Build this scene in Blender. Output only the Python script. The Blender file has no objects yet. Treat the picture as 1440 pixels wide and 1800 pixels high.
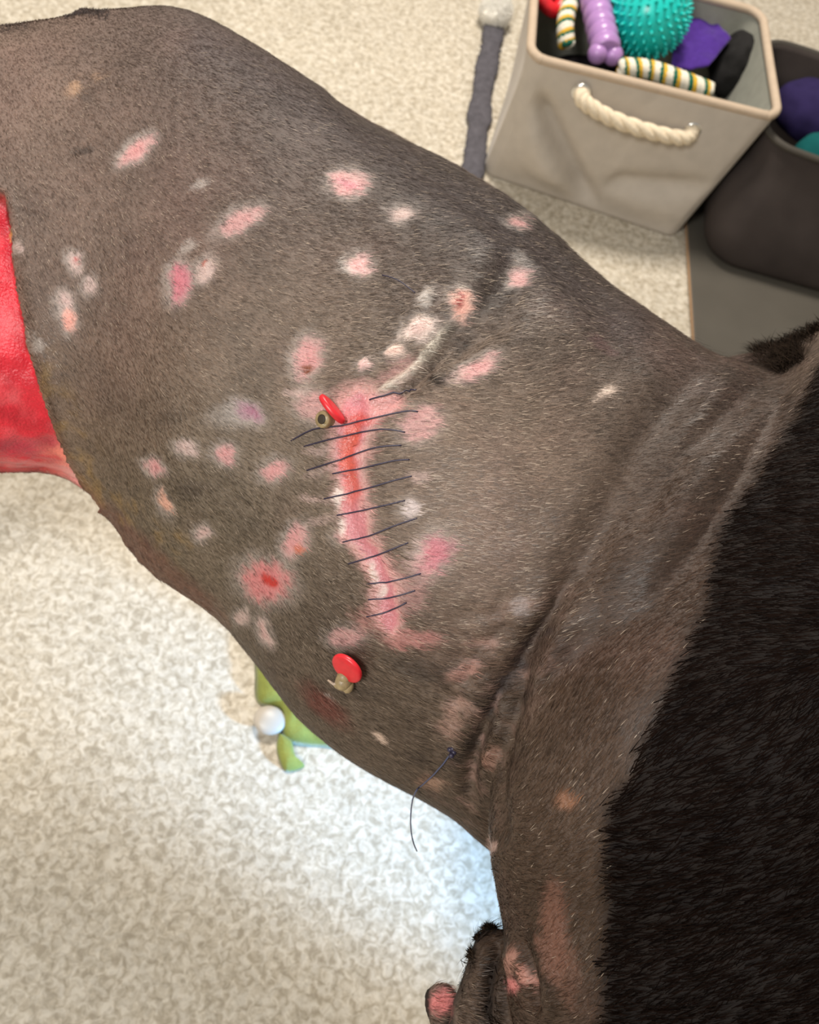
import bpy, bmesh, math, random
import numpy as np
from mathutils import Vector, Matrix
from mathutils.bvhtree import BVHTree

random.seed(7)
rng = np.random.default_rng(11)
scene = bpy.context.scene
col = scene.collection

# ------------------------------------------------------------------ camera
H = 1.10                                   # phone held about a metre above the floor
FPX = 1550.0                               # focal length in pixels of the 1440 x 1800 frame
PITCH = math.radians(60)
ROLL = math.atan2(320, 800)
r0 = np.array([1.0, 0, 0])
u0 = np.array([0, math.sin(PITCH), math.cos(PITCH)])
FW = np.array([0, math.cos(PITCH), -math.sin(PITCH)])
RT = math.cos(ROLL) * r0 + math.sin(ROLL) * u0
UP = -math.sin(ROLL) * r0 + math.cos(ROLL) * u0
CAM = np.array([0, 0, H])

cd = bpy.data.cameras.new('camera')
cam = bpy.data.objects.new('camera', cd)
col.objects.link(cam)
M = Matrix(((RT[0], UP[0], -FW[0], 0), (RT[1], UP[1], -FW[1], 0), (RT[2], UP[2], -FW[2], H), (0, 0, 0, 1)))
cam.matrix_world = M
cd.sensor_fit = 'VERTICAL'
cd.sensor_height = 36.0
cd.lens = 36.0 * FPX / 1800.0
cd.clip_start = 0.02
cd.dof.use_dof = True
cd.dof.focus_distance = 0.43
cd.dof.aperture_fstop = 13.0
scene.camera = cam

# ------------------------------------------------------------------ world, lights, exposure
scene.view_settings.view_transform = 'Standard'
scene.view_settings.look = 'None'
scene.view_settings.gamma = 1.0
scene.view_settings.use_curve_mapping = False
scene.view_settings.exposure = 0.0
w = bpy.data.worlds.new('room_light')
scene.world = w
w.use_nodes = True
bg = w.node_tree.nodes['Background']
bg.inputs[0].default_value = (1.0, 0.96, 0.90, 1)
bg.inputs[1].default_value = 0.38


def area(name, loc, target, size, power, color):
    l = bpy.data.lights.new(name, 'AREA')
    l.shape = 'RECTANGLE'
    l.size, l.size_y = size
    l.energy = power
    l.color = color
    o = bpy.data.objects.new(name, l)
    col.objects.link(o)
    o.location = loc
    o.rotation_euler = (Vector(target) - Vector(loc)).to_track_quat('-Z', 'Y').to_euler()
    return o


area('ceiling_lamp', (-0.52, 1.82, 2.35), (-0.15, 0.95, 0), (0.5, 0.5), 67, (1.0, 0.91, 0.80))
area('room_lamp', (-0.85, -1.0, 2.3), (-0.2, 0.3, 0.2), (0.6, 0.6), 41, (1.0, 0.97, 0.92))
sp = bpy.data.lights.new('window_daylight', 'SPOT')
sp.energy = 300
sp.color = (0.22, 0.54, 1.0)
sp.spot_size = math.radians(17)
sp.spot_blend = 0.9
sp.shadow_soft_size = 0.06
spo = bpy.data.objects.new('window_daylight', sp)
col.objects.link(spo)


# ------------------------------------------------------------------ helpers
def s2l(r, g, b):
    return tuple(((c / 255.0) / 12.92 if c / 255.0 <= 0.04045 else ((c / 255.0 + 0.055) / 1.055) ** 2.4) for c in (r, g, b))


def ray(x, y):
    return FW + RT * ((x - 720.0) / FPX) - UP * ((y - 900.0) / FPX)


def atd(x, y, d):
    return CAM + ray(x, y) * d


def atz(x, y, z):
    r = ray(x, y)
    return CAM + r * ((z - H) / r[2])


def proj(P):
    v = P - CAM
    z = v @ FW
    return 720 + FPX * (v @ RT) / z, 900 - FPX * (v @ UP) / z, z


def mat(name, color, rough=0.7, spec=0.4, noise=None, bump=None, sheen=0.0, metal=0.0, attr=None, rough_attr=None):
    m = bpy.data.materials.new(name)
    m.use_nodes = True
    nt = m.node_tree
    b = nt.nodes['Principled BSDF']
    b.inputs['Base Color'].default_value = (*color, 1)
    b.inputs['Roughness'].default_value = rough
    b.inputs['Specular IOR Level'].default_value = spec
    b.inputs['Metallic'].default_value = metal
    if sheen:
        b.inputs['Sheen Weight'].default_value = sheen
        b.inputs['Sheen Roughness'].default_value = 0.4
    tc = nt.nodes.new('ShaderNodeTexCoord')
    src = None
    if attr:
        a = nt.nodes.new('ShaderNodeAttribute')
        a.attribute_name = attr
        src = a.outputs['Color']
    if noise:
        sc_, amt = noise[0], noise[1]
        n = nt.nodes.new('ShaderNodeTexNoise')
        n.inputs['Scale'].default_value = sc_
        n.inputs['Detail'].default_value = 5
        nt.links.new(tc.outputs['Object'], n.inputs['Vector'])
        mr = nt.nodes.new('ShaderNodeMapRange')
        mr.inputs['From Min'].default_value = 0.25
        mr.inputs['From Max'].default_value = 0.75
        mr.inputs['To Min'].default_value = 1 - amt
        mr.inputs['To Max'].default_value = 1 + amt
        nt.links.new(n.outputs['Fac'], mr.inputs['Value'])
        vm = nt.nodes.new('ShaderNodeVectorMath')
        vm.operation = 'SCALE'
        if src is None:
            vm.inputs[0].default_value = color
        else:
            nt.links.new(src, vm.inputs[0])
        nt.links.new(mr.outputs['Result'], vm.inputs['Scale'])
        src = vm.outputs['Vector']
    if src is not None:
        nt.links.new(src, b.inputs['Base Color'])
    if rough_attr:
        a2 = nt.nodes.new('ShaderNodeAttribute')
        a2.attribute_name = rough_attr
        nt.links.new(a2.outputs['Fac'], b.inputs['Roughness'])
    if bump:
        n2 = nt.nodes.new('ShaderNodeTexNoise')
        n2.inputs['Scale'].default_value = bump[0]
        n2.inputs['Detail'].default_value = 4
        nt.links.new(tc.outputs['Object'], n2.inputs['Vector'])
        bp = nt.nodes.new('ShaderNodeBump')
        bp.inputs['Strength'].default_value = bump[1]
        bp.inputs['Distance'].default_value = bump[2]
        nt.links.new(n2.outputs['Fac'], bp.inputs['Height'])
        nt.links.new(bp.outputs['Normal'], b.inputs['Normal'])
    return m


def mesh_obj(name, verts, faces, m, parent=None, smooth=True):
    me = bpy.data.meshes.new(name)
    me.from_pydata([tuple(map(float, v)) for v in verts], [], [tuple(f) for f in faces])
    me.update()
    o = bpy.data.objects.new(name, me)
    col.objects.link(o)
    if m:
        me.materials.append(m)
    if smooth:
        me.shade_smooth()
    if parent:
        o.parent = parent
    return o


def tag(o, label, cat, group=None, kind=None):
    if label:
        o['label'] = label
    if cat:
        o['category'] = cat
    if group:
        o['group'] = group
    if kind:
        o['kind'] = kind
    return o


def empty(name, loc):
    o = bpy.data.objects.new(name, None)
    o.empty_display_size = 0.05
    col.objects.link(o)
    o.location = tuple(loc)
    return o


def catmull(pts, n):
    """smooth resampling of control rows (any width)"""
    P = np.array(pts, float)
    k = len(P)
    out = []
    for t in np.linspace(0, k - 1 - 1e-9, n):
        i = int(t)
        u = t - i
        p0, p1, p2, p3 = P[max(i - 1, 0)], P[i], P[min(i + 1, k - 1)], P[min(i + 2, k - 1)]
        out.append(0.5 * ((2 * p1) + (-p0 + p2) * u + (2 * p0 - 5 * p1 + 4 * p2 - p3) * u * u + (-p0 + 3 * p1 - 3 * p2 + p3) * u ** 3))
    return np.array(out)


def tube(pts, rad, seg=10, closed=False, cap=True):
    P = np.array(pts, float)
    n = len(P)
    rad = np.broadcast_to(np.array(rad, float), (n,))
    V, Fc = [], []
    prev = None
    for i in range(n):
        a, b = (P[(i - 1) % n], P[(i + 1) % n]) if closed else (P[max(i - 1, 0)], P[min(i + 1, n - 1)])
        t = b - a
        t = t / (np.linalg.norm(t) + 1e-12)
        if prev is None:
            ref = np.array([0, 0, 1.0]) if abs(t[2]) < 0.9 else np.array([1.0, 0, 0])
            u = np.cross(t, ref)
        else:
            u = prev - t * (prev @ t)
        u = u / (np.linalg.norm(u) + 1e-12)
        prev = u
        v = np.cross(t, u)
        for k in range(seg):
            an = 2 * math.pi * k / seg
            V.append(P[i] + rad[i] * (math.cos(an) * u + math.sin(an) * v))
    m = n if closed else n - 1
    for i in range(m):
        for k in range(seg):
            a, b = i * seg + k, i * seg + (k + 1) % seg
            c, d = ((i + 1) % n) * seg + (k + 1) % seg, ((i + 1) % n) * seg + k
            Fc.append((a, b, c, d))
    if cap and not closed:
        Fc.append(tuple(range(seg - 1, -1, -1)))
        Fc.append(tuple(range((n - 1) * seg, n * seg)))
    return V, Fc


def merge(*parts):
    V, Fc = [], []
    for v, f in parts:
        o = len(V)
        V += list(v)
        Fc += [tuple(i + o for i in q) for q in f]
    return V, Fc


def sphere(c, r, nu=20, nv=12, axes=None):
    c = np.array(c, float)
    A = np.eye(3) if axes is None else np.array(axes, float)
    r = np.broadcast_to(np.array(r, float), (3,))
    V = [c + A[2] * r[2]]
    for i in range(1, nv):
        th = math.pi * i / nv
        for k in range(nu):
            ph = 2 * math.pi * k / nu
            V.append(c + A[0] * r[0] * math.sin(th) * math.cos(ph) + A[1] * r[1] * math.sin(th) * math.sin(ph) + A[2] * r[2] * math.cos(th))
    V.append(c - A[2] * r[2])
    Fc = [(0, 1 + k, 1 + (k + 1) % nu) for k in range(nu)]
    for i in range(nv - 2):
        for k in range(nu):
            a, b = 1 + i * nu + k, 1 + i * nu + (k + 1) % nu
            Fc.append((a, a + nu, b + nu, b))
    L = len(V) - 1
    o = 1 + (nv - 2) * nu
    Fc += [(L, o + (k + 1) % nu, o + k) for k in range(nu)]
    return V, Fc


def hashn(i, j, k):
    h = (i * 374761393 + j * 668265263 + k * 2147483647 + 1013904223).astype(np.int64)
    h = (h ^ (h >> 13)) * 1274126177
    h = h ^ (h >> 16)
    return (h & 0xFFFF) / 65535.0


def noise3(P, s):
    Q = P * s + 1000.0
    I = np.floor(Q).astype(np.int64)
    f = Q - I
    f = f * f * (3 - 2 * f)
    r = 0
    for a in (0, 1):
        for b in (0, 1):
            for c in (0, 1):
                wgt = (f[:, 0] if a else 1 - f[:, 0]) * (f[:, 1] if b else 1 - f[:, 1]) * (f[:, 2] if c else 1 - f[:, 2])
                r = r + wgt * hashn(I[:, 0] + a, I[:, 1] + b, I[:, 2] + c)
    return r * 2 - 1


def fbm(P, s, o=3):
    r = 0
    a = 1.0
    for k in range(o):
        r = r + a * noise3(P + 3.7 * k, s * 2 ** k)
        a *= 0.5
    return r / 1.75


def sstep(a, b, x):
    t = np.clip((x - a) / (b - a), 0, 1)
    return t * t * (3 - 2 * t)


def polydist(X, Y, pts):
    """distance in pixels to a polyline, and the parameter 0..1 along it"""
    best = np.full(X.shape, 1e9)
    par = np.zeros(X.shape)
    n = len(pts) - 1
    for i in range(n):
        ax, ay = pts[i]
        bx, by = pts[i + 1]
        dx, dy = bx - ax, by - ay
        t = np.clip(((X - ax) * dx + (Y - ay) * dy) / (dx * dx + dy * dy + 1e-9), 0, 1)
        d = np.hypot(X - ax - t * dx, Y - ay - t * dy)
        k = d < best
        best = np.where(k, d, best)
        par = np.where(k, (i + t) / n, par)
    return best, par


def inpoly(X, Y, pts):
    c = np.zeros(X.shape, bool)
    n = len(pts)
    for i in range(n):
        x1, y1 = pts[i]
        x2, y2 = pts[(i + 1) % n]
        cond = ((y1 > Y) != (y2 > Y)) & (X < (x2 - x1) * (Y - y1) / (y2 - y1 + 1e-9) + x1)
        c ^= cond
    return c


def polymask(X, Y, pts, soft):
    ins = inpoly(X, Y, pts)
    d, _ = polydist(X, Y, list(pts) + [pts[0]])
    sd = np.where(ins, d, -d)
    return sstep(-soft, soft, sd)


# ------------------------------------------------------------------ floor
def floor_material():
    m = bpy.data.materials.new('speckled_vinyl')
    m.use_nodes = True
    nt = m.node_tree
    b = nt.nodes['Principled BSDF']
    tc = nt.nodes.new('ShaderNodeTexCoord')
    n1 = nt.nodes.new('ShaderNodeTexNoise')
    n1.inputs['Scale'].default_value = 105
    n1.inputs['Detail'].default_value = 3.0
    n1.inputs['Roughness'].default_value = 0.55
    n1.inputs['Distortion'].default_value = 0.9
    v1 = nt.nodes.new('ShaderNodeTexVoronoi')
    v1.inputs['Scale'].default_value = 150
    n3 = nt.nodes.new('ShaderNodeTexNoise')
    n3.inputs['Scale'].default_value = 5
    for n in (n1, v1, n3):
        nt.links.new(tc.outputs['Object'], n.inputs['Vector'])
    cr = nt.nodes.new('ShaderNodeValToRGB')
    cr.color_ramp.elements[0].position = 0.36
    cr.color_ramp.elements[0].color = (*s2l(168, 158, 140), 1)
    cr.color_ramp.elements[1].position = 0.62
    cr.color_ramp.elements[1].color = (*s2l(210, 203, 189), 1)
    e = cr.color_ramp.elements.new(0.49)
    e.color = (*s2l(192, 183, 166), 1)
    nt.links.new(n1.outputs['Fac'], cr.inputs['Fac'])
    hv = nt.nodes.new('ShaderNodeSeparateColor')
    nt.links.new(v1.outputs['Color'], hv.inputs[0])
    mr = nt.nodes.new('ShaderNodeMapRange')
    mr.inputs['To Min'].default_value = 0.90
    mr.inputs['To Max'].default_value = 1.06
    nt.links.new(hv.outputs[0], mr.inputs['Value'])
    sc_ = nt.nodes.new('ShaderNodeVectorMath')
    sc_.operation = 'SCALE'
    nt.links.new(cr.outputs['Color'], sc_.inputs[0])
    nt.links.new(mr.outputs['Result'], sc_.inputs['Scale'])
    mr2 = nt.nodes.new('ShaderNodeMapRange')
    mr2.inputs['To Min'].default_value = 0.92
    mr2.inputs['To Max'].default_value = 1.06
    nt.links.new(n3.outputs['Fac'], mr2.inputs['Value'])
    sc2 = nt.nodes.new('ShaderNodeVectorMath')
    sc2.operation = 'SCALE'
    nt.links.new(sc_.outputs['Vector'], sc2.inputs[0])
    nt.links.new(mr2.outputs['Result'], sc2.inputs['Scale'])
    nt.links.new(sc2.outputs['Vector'], b.inputs['Base Color'])
    b.inputs['Roughness'].default_value = 0.45
    b.inputs['Specular IOR Level'].default_value = 0.3
    return m


fl = mesh_obj('floor', [(-3, -2, -0.02), (3, -2, -0.02), (3, 5, -0.02), (-3, 5, -0.02), (-3, -2, 0), (3, -2, 0), (3, 5, 0), (-3, 5, 0)],
              [(3, 2, 1, 0), (4, 5, 6, 7), (0, 1, 5, 4), (1, 2, 6, 5), (2, 3, 7, 6), (3, 0, 4, 7)], floor_material(), smooth=False)
tag(fl, 'beige speckled vinyl floor under the dog', None, kind='structure')


wall_m = mat('painted_wall', s2l(216, 208, 194), rough=.9, spec=.1, noise=(3, .03))


def wall(name, x0, x1, y0, y1):
    o_ = mesh_obj(name, [(x0, y0, 0), (x1, y0, 0), (x1, y1, 0), (x0, y1, 0), (x0, y0, 2.5), (x1, y0, 2.5), (x1, y1, 2.5), (x0, y1, 2.5)],
                  [(3, 2, 1, 0), (4, 5, 6, 7), (0, 1, 5, 4), (1, 2, 6, 5), (2, 3, 7, 6), (3, 0, 4, 7)], wall_m, smooth=False)
    o_['kind'] = 'structure'


wall('wall_back', -3, 3, 4.9, 5)
wall('wall_front', -3, 3, -2, -1.9)
wall('wall_left', -3, -2.9, -1.9, 4.9)
wall('wall_right', 2.9, 3, -1.9, 4.9)


# ------------------------------------------------------------------ the dog: volumes
def loft(sections, bratio, n=60, seg=56):
    """sections: (Tx,Ty,Bx,By,depth[,bratio]) -> closed skin of ellipses seen edge to edge between T and B"""
    rows = []
    for s in sections:
        tx, ty, bx, by, d = s[:5]
        br = s[5] if len(s) > 5 else bratio
        c = atd((tx + bx) / 2, (ty + by) / 2, d)
        e1 = (ray(tx, ty) - ray(bx, by)) * d / 2
        dr = ray((tx + bx) / 2, (ty + by) / 2)
        dr = dr / np.linalg.norm(dr)
        e2 = dr * np.linalg.norm(e1) * br
        rows.append(np.concatenate([c, e1, e2]))
    R_ = catmull(rows, n)
    V, Fc = [], []
    for r in R_:
        c, e1, e2 = r[:3], r[3:6], r[6:]
        for k in range(seg):
            a = 2 * math.pi * k / seg
            V.append(c + e1 * math.cos(a) + e2 * math.sin(a))
    for i in range(n - 1):
        for k in range(seg):
            a, b = i * seg + k, i * seg + (k + 1) % seg
            Fc.append((a, b, b + seg, a + seg))
    Fc.append(tuple(range(seg - 1, -1, -1)))
    Fc.append(tuple(range((n - 1) * seg, n * seg)))
    return V, Fc


def dz(x, y, h):                     # camera depth of the point seen at (x, y) at height h
    return (h - H) / ray(x, y)[2]


trunk_px = [
    (-800, 330, -760, 560, .62), (-700, 180, -660, 700, .62), (-440, 110, -400, 800, .615), (-170, 62, -150, 835, .61), (0, 50, -20, 832, .61),
    (110, 32, 75, 832, .61), (210, 22, 128, 850, .61), (335, 32, 190, 905, .61), (470, 106, 270, 1000, .61),
    (620, 196, 385, 1076, .61), (770, 286, 480, 1188, .61), (900, 364, 570, 1283, .61), (1010, 455, 680, 1362, .61),
    (1120, 545, 790, 1425, .61), (1210, 612, 880, 1500, .61), (1290, 652, 960, 1570, .61), (1400, 660, 1080, 1560, .60),
    (1480, 760, 1200, 1480, .60)]
trunk = []
for tx, ty, bx, by, h in trunk_px:
    trunk.append((tx, ty, bx, by, dz((tx + bx) / 2, (ty + by) / 2, h)))
neck = [
    (1250, 640, 1400, 600, .60), (1190, 740, 1500, 560, .59), (1085, 900, 1640, 560, .56), (985, 1060, 1730, 760, .53), (905, 1220, 1780, 1020, .505),
    (873, 1370, 1790, 1250, .49), (872, 1500, 1780, 1450, .48), (892, 1620, 1760, 1640, .475), (905, 1800, 1740, 1850, .47),
    (945, 2000, 1660, 2080, .475), (1000, 2150, 1580, 2230, .485), (990, 2300, 1570, 2370, .49), (1040, 2450, 1510, 2500, .50), (1130, 2570, 1430, 2600, .51, .9), (1155, 2700, 1410, 2725, .515, .9), (1165, 2810, 1400, 2830, .52, .9), (1200, 2880, 1370, 2890, .52, .8)]
ear_a = [(960, 2190, 1040, 2230, .46, .5), (925, 2290, 1030, 2310, .47, .35), (900, 2390, 990, 2400, .49, .3), (900, 2470, 940, 2475, .51, .4)]
ear_b = [(1530, 2270, 1610, 2250, .46, .5), (1540, 2370, 1650, 2350, .47, .35), (1590, 2460, 1680, 2440, .49, .3), (1640, 2530, 1680, 2520, .51, .4)]
tail = [(-830, 410, -780, 520, .57, 1.0), (-900, 470, -850, 560, .60, .9), (-930, 560, -890, 630, .66, .9), (-930, 650, -900, 700, .74, .9), (-915, 730, -900, 750, .82, .9)]
lump = [(856, 1620, 900, 1632, .492, .8), (836, 1646, 935, 1650, .49, .7), (818, 1700, 960, 1700, .485, .6), (788, 1790, 985, 1790, .48, .55), (785, 1890, 1010, 1890, .48, .55), (840, 1980, 1010, 1980, .48, .55), (910, 2030, 1000, 2030, .48, .6)]
curl = [(756, 1728, 792, 1726, .50, .8), (744, 1745, 806, 1742, .50, .6), (742, 1768, 812, 1766, .50, .5), (752, 1795, 812, 1793, .50, .5), (760, 1830, 812, 1830, .50, .6), (785, 1880, 830, 1880, .50, .7), (800, 1910, 820, 1910, .50, .8)]
tailb = [(95, 62, 120, 22, .62, .8), (125, 62, 145, 9, .62, .8), (165, 60, 180, 15, .62, .8), (215, 60, 200, 28, .62, .8)]


def leg(x, y, h0, lean=(0, 0), r=(0.062, 0.046, 0.03, 0.027, 0.03)):
    P0 = atz(x, y, h0)
    hs = [h0, h0 * 0.72, h0 * 0.42, h0 * 0.16, 0.035]
    bend = [0, 0.012, -0.012, 0.01, 0.0]
    pts = [np.array([P0[0] + lean[0] * (1 - q / h0) + b, P0[1] + lean[1] * (1 - q / h0), q]) for q, b in zip(hs, bend)]
    rows = catmull([np.append(p, rr) for p, rr in zip(pts, r)], 26)
    v, f = tube(rows[:, :3], rows[:, 3], 20)
    foot = pts[-1]
    paws = []
    for k in range(4):
        paws.append(sphere(foot + np.array([0.045 - 0.006 * abs(k - 1.5), 0.018 * (k - 1.5), -0.014]), (0.026, 0.013, 0.02), 12, 8))
    paws.append(sphere(foot + np.array([0.012, 0, -0.008]), (0.042, 0.036, 0.026), 14, 9))
    return [(v, f), sphere(pts[0], r[0] * 1.02, 20, 12)] + paws


vols = [loft(trunk, .78), loft(neck, .78), loft(lump, .8, 24, 24), loft(curl, .6, 20, 20), loft(tailb, .8, 16, 20), loft(ear_a, .4, 20, 20), loft(ear_b, .4, 20, 20), loft(tail, .9, 24, 20)]
vols += leg(1120, 880, .55) + leg(1240, 1060, .55) + leg(-520, 390, .55, (-.05, 0), (0.09, 0.06, 0.033, 0.028, 0.03)) + leg(-500, 560, .55, (-.05, 0), (0.09, 0.06, 0.033, 0.028, 0.03))
tmp = []
for v, f in vols:
    o = mesh_obj('volume', v, f, None)
    bm = bmesh.new()
    bm.from_mesh(o.data)
    bmesh.ops.recalc_face_normals(bm, faces=bm.faces)
    bm.to_mesh(o.data)
    bm.free()
    tmp.append(o)
V, Fc = [], []
for o in tmp:
    k = len(V)
    V += [tuple(v.co) for v in o.data.vertices]
    Fc += [tuple(i + k for i in p.vertices) for p in o.data.polygons]
    me = o.data
    bpy.data.objects.remove(o)
    bpy.data.meshes.remove(me)
raw = mesh_obj('dog_raw', V, Fc, None)
md = raw.modifiers.new('r', 'REMESH')
md.mode = 'VOXEL'
md.voxel_size = 0.0021
sm = raw.modifiers.new('s', 'SMOOTH')
sm.factor = 0.5
sm.iterations = 14
dg = bpy.context.evaluated_depsgraph_get()
me = bpy.data.meshes.new_from_object(raw.evaluated_get(dg))
bpy.data.objects.remove(raw)
me.name = 'dog'
dog = bpy.data.objects.new('dog', me)
col.objects.link(dog)
nv = len(me.vertices)
P = np.empty(nv * 3, np.float32)
me.vertices.foreach_get('co', P)
P = P.reshape(-1, 3).astype(float)


def normals():
    a = np.empty(len(me.vertices) * 3, np.float32)
    me.vertices.foreach_get('normal', a)
    return a.reshape(-1, 3).astype(float)


N = normals()
PA, NA, NALL = P, N, nv                     # whole body; below, work on the side that shows
X, Y, Z = proj(P)
vd = P - CAM
vd /= np.linalg.norm(vd, axis=1)[:, None]
SEL = np.where((X > -420) & (X < 2300) & (Y > -200) & (Y < 3000) & (-(N * vd).sum(1) > -.5) & (P[:, 2] > np.where(X < 60, .445, .36)))[0]
P, N, X, Y, Z, nv = PA[SEL], NA[SEL], X[SEL], Y[SEL], Z[SEL], len(SEL)
vd = P - CAM
vd /= np.linalg.norm(vd, axis=1)[:, None]
facing = -(N * vd).sum(1)
fv = sstep(-0.25, 0.05, facing)            # marks stay on the side that was painted


def wob(amp, s):
    return amp * fbm(P, s, 3), amp * fbm(P + 17.3, s, 3)


wx, wy = wob(9, 110)
X1, Y1 = X + wx, Y + wy
wx, wy = wob(5, 330)
X2, Y2 = X1 + wx, Y1 + wy


def spot(cx, cy, rx, ry, ang=0, warp=1):
    a = math.radians(ang)
    xx, yy = (X2, Y2) if warp else (X, Y)
    dx, dy = xx - cx, yy - cy
    u = (dx * math.cos(a) + dy * math.sin(a)) / rx
    v = (-dx * math.sin(a) + dy * math.cos(a)) / ry
    return np.hypot(u, v)


# ------------------------------------------------------------------ the dog: relief
disp = np.zeros(nv)


def groove(pts, width, depth, side=0.0):
    """a fold: a valley along the line, with a swelling on one side"""
    global disp
    pts = catmull(pts, len(pts) * 3)
    d, t = polydist(X + .4 * (X1 - X), Y + .4 * (Y1 - Y), [tuple(p) for p in pts])
    ends = sstep(0, 0.18, t) * sstep(0, 0.18, 1 - t)
    disp -= fv * ends * depth * np.exp(-(d / width) ** 2)
    disp += fv * ends * depth * side * np.exp(-((d - 2.2 * width) / (1.6 * width)) ** 2)


groove([(1290, 640), (1200, 690), (1140, 770), (1090, 860), (1050, 940), (1005, 1020), (960, 1090)], 40, .007, .04)
groove([(1410, 610), (1340, 665), (1260, 740), (1200, 800), (1150, 870), (1110, 950)], 30, .006, .05)
groove([(1010, 1000), (965, 1085), (935, 1125), (890, 1200), (845, 1290), (825, 1370), (840, 1430)], 15, .008, .2)
groove([(885, 1500), (876, 1410), (884, 1320), (925, 1180), (965, 1085)], 16, .006, .2)
groove([(930, 440), (890, 490), (850, 540), (800, 590), (755, 640)], 40, .006, .15)
groove([(900, 560), (850, 590), (790, 620)], 14, .002, .3)
groove([(880, 1660), (862, 1720), (850, 1800)], 9, .006, .3)
groove([(915, 1640), (935, 1720), (940, 1790)], 10, .005, .3)
groove([(560, 150), (700, 250), (850, 350), (1000, 470), (1120, 560)], 40, .005, .2)
# skin ridge above the incision
ridge = [tuple(p) for p in catmull([(655, 694), (700, 670), (735, 640), (757, 610), (775, 585), (800, 560)], 24)]
rd, rt = polydist(X, Y, ridge)
disp += fv * .0024 * np.exp(-(rd / 7) ** 2) * sstep(0, .15, rt)
disp -= fv * .0035 * np.exp(-((rd - 18) / 9) ** 2) * (X + Y > 1395)
# puckered skin along the stitched crease and around the old scars
for cx, cy, rr in ((760, 600, 80), (850, 1250, 90), (880, 1130, 70)):
    k = np.exp(-((X - cx) ** 2 + (Y - cy) ** 2) / rr ** 2)
    disp += fv * k * .0045 * fbm(P + 5, 140, 3)
for cx, cy, rr in ((735, 580, 22), (808, 533, 24), (690, 620, 12), (645, 640, 10), (750, 522, 12)):
    disp += fv * .0035 * np.exp(-((X1 - cx) ** 2 + (Y1 - cy) ** 2) / rr ** 2)
# healing incision, slightly sunken
inc = [tuple(p) for p in catmull([(628, 715), (615, 770), (612, 830), (622, 890), (636, 945), (658, 990), (680, 1035), (686, 1090)], 40)]
wx, wy = wob(13, 75)
idist, it = polydist(X2 + wx, Y2 + wy, inc)
disp -= fv * .0016 * np.exp(-(idist / 14) ** 2)
# open wound: the bed lies below the skin edge
wound = [(-700, 330), (-60, 322), (6, 345), (18, 400), (22, 460), (33, 530), (47, 610), (72, 690), (98, 760), (122, 812), (150, 858), (178, 892), (120, 940), (-700, 960)]
wm = polymask(X1 * .35 + X * .65, Y1 * .35 + Y * .65, wound, 4)
wd, _ = polydist(X, Y, wound[1:12])
disp -= fv * wm * .007
disp += fv * (1 - wm) * .0035 * np.exp(-(wd / 14) ** 2)
disp += fv * wm * .0035 * fbm(P + 9, 45, 3)
crm = polymask(X1, Y1, [(150, 850), (215, 905), (300, 985), (372, 1052), (400, 1100), (240, 1010), (150, 900)], 14)
disp += fv * crm * .0016 * fbm(P, 260, 2)
# gentle muscle relief
disp += .0030 * fbm(P + 2, 14, 2) + .0007 * fbm(P + 40, 90, 2)
P = P + N * disp[:, None]
PA[SEL] = P
me.vertices.foreach_set('co', PA.astype(np.float32).ravel())
me.update()
N = normals()[SEL]

# ------------------------------------------------------------------ the dog: coat and skin colours
L = s2l
base = np.array(L(100, 86, 77))[None, :] * np.ones((nv, 1))
anch = [  # base tone at places of the body, darkest on back and neck
    (80, 200, (102, 85, 76)), (60, 380, (98, 84, 77)), (230, 420, (100, 84, 76)), (200, 640, (104, 87, 76)), (330, 140, (82, 70, 66)),
    (560, 200, (62, 53, 52)), (430, 280, (90, 79, 74)), (700, 430, (92, 82, 76)), (480, 620, (108, 96, 86)), (430, 850, (104, 94, 84)),
    (300, 880, (92, 82, 66)), (840, 900, (116, 100, 90)), (900, 760, (108, 94, 83)), (1000, 650, (96, 84, 74)), (960, 480, (48, 41, 41)), (1120, 590, (48, 41, 41)),
    (820, 340, (40, 34, 35)), (600, 1160, (84, 74, 64)), (720, 1260, (88, 76, 66)), (1060, 1150, (59, 44, 35)), (1150, 900, (58, 46, 39)), (1140, 1020, (52, 40, 33)), (950, 1400, (62, 48, 38)), (1000, 1700, (58, 44, 34)), (1250, 750, (60, 48, 41))]
wt = np.zeros(nv)
acc = np.zeros((nv, 3))
for ax, ay, c in anch:
    g = np.exp(-((X - ax) ** 2 + (Y - ay) ** 2) / (2 * 130.0 ** 2)) + 1e-6
    wt += g
    acc += g[:, None] * np.array(L(*c))[None, :]
k = np.clip(wt * 1.4, 0, 1)[:, None] * fv[:, None]
base = base * (1 - k) + acc / wt[:, None] * k
C = base * 1.30 * np.array([1.03, 1.0, .97]) * (0.86 + 0.24 * fbm(P, 38, 4) + 0.10 * fbm(P, 420, 2))[:, None]
pk = np.clip(fbm(P + 60, 22, 3), 0, 1)[:, None] * .22
C = C * (1 - pk) + np.array(L(132, 98, 92)) * pk
wet = np.full(nv, .64)
hairy = np.ones(nv)                         # how much stubble grows there
bare_pale = np.zeros(nv)


def paint(mask, rgb, amt=1.0, hair=None, rough=None):
    global C, hairy, wet
    m = np.clip(mask, 0, 1) * amt * fv
    C = C * (1 - m[:, None]) + np.array(L(*rgb))[None, :] * m[:, None]
    if hair is not None:
        hairy = hairy * (1 - m) + hair * m
    if rough is not None:
        wet = wet * (1 - m) + rough * m


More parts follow.
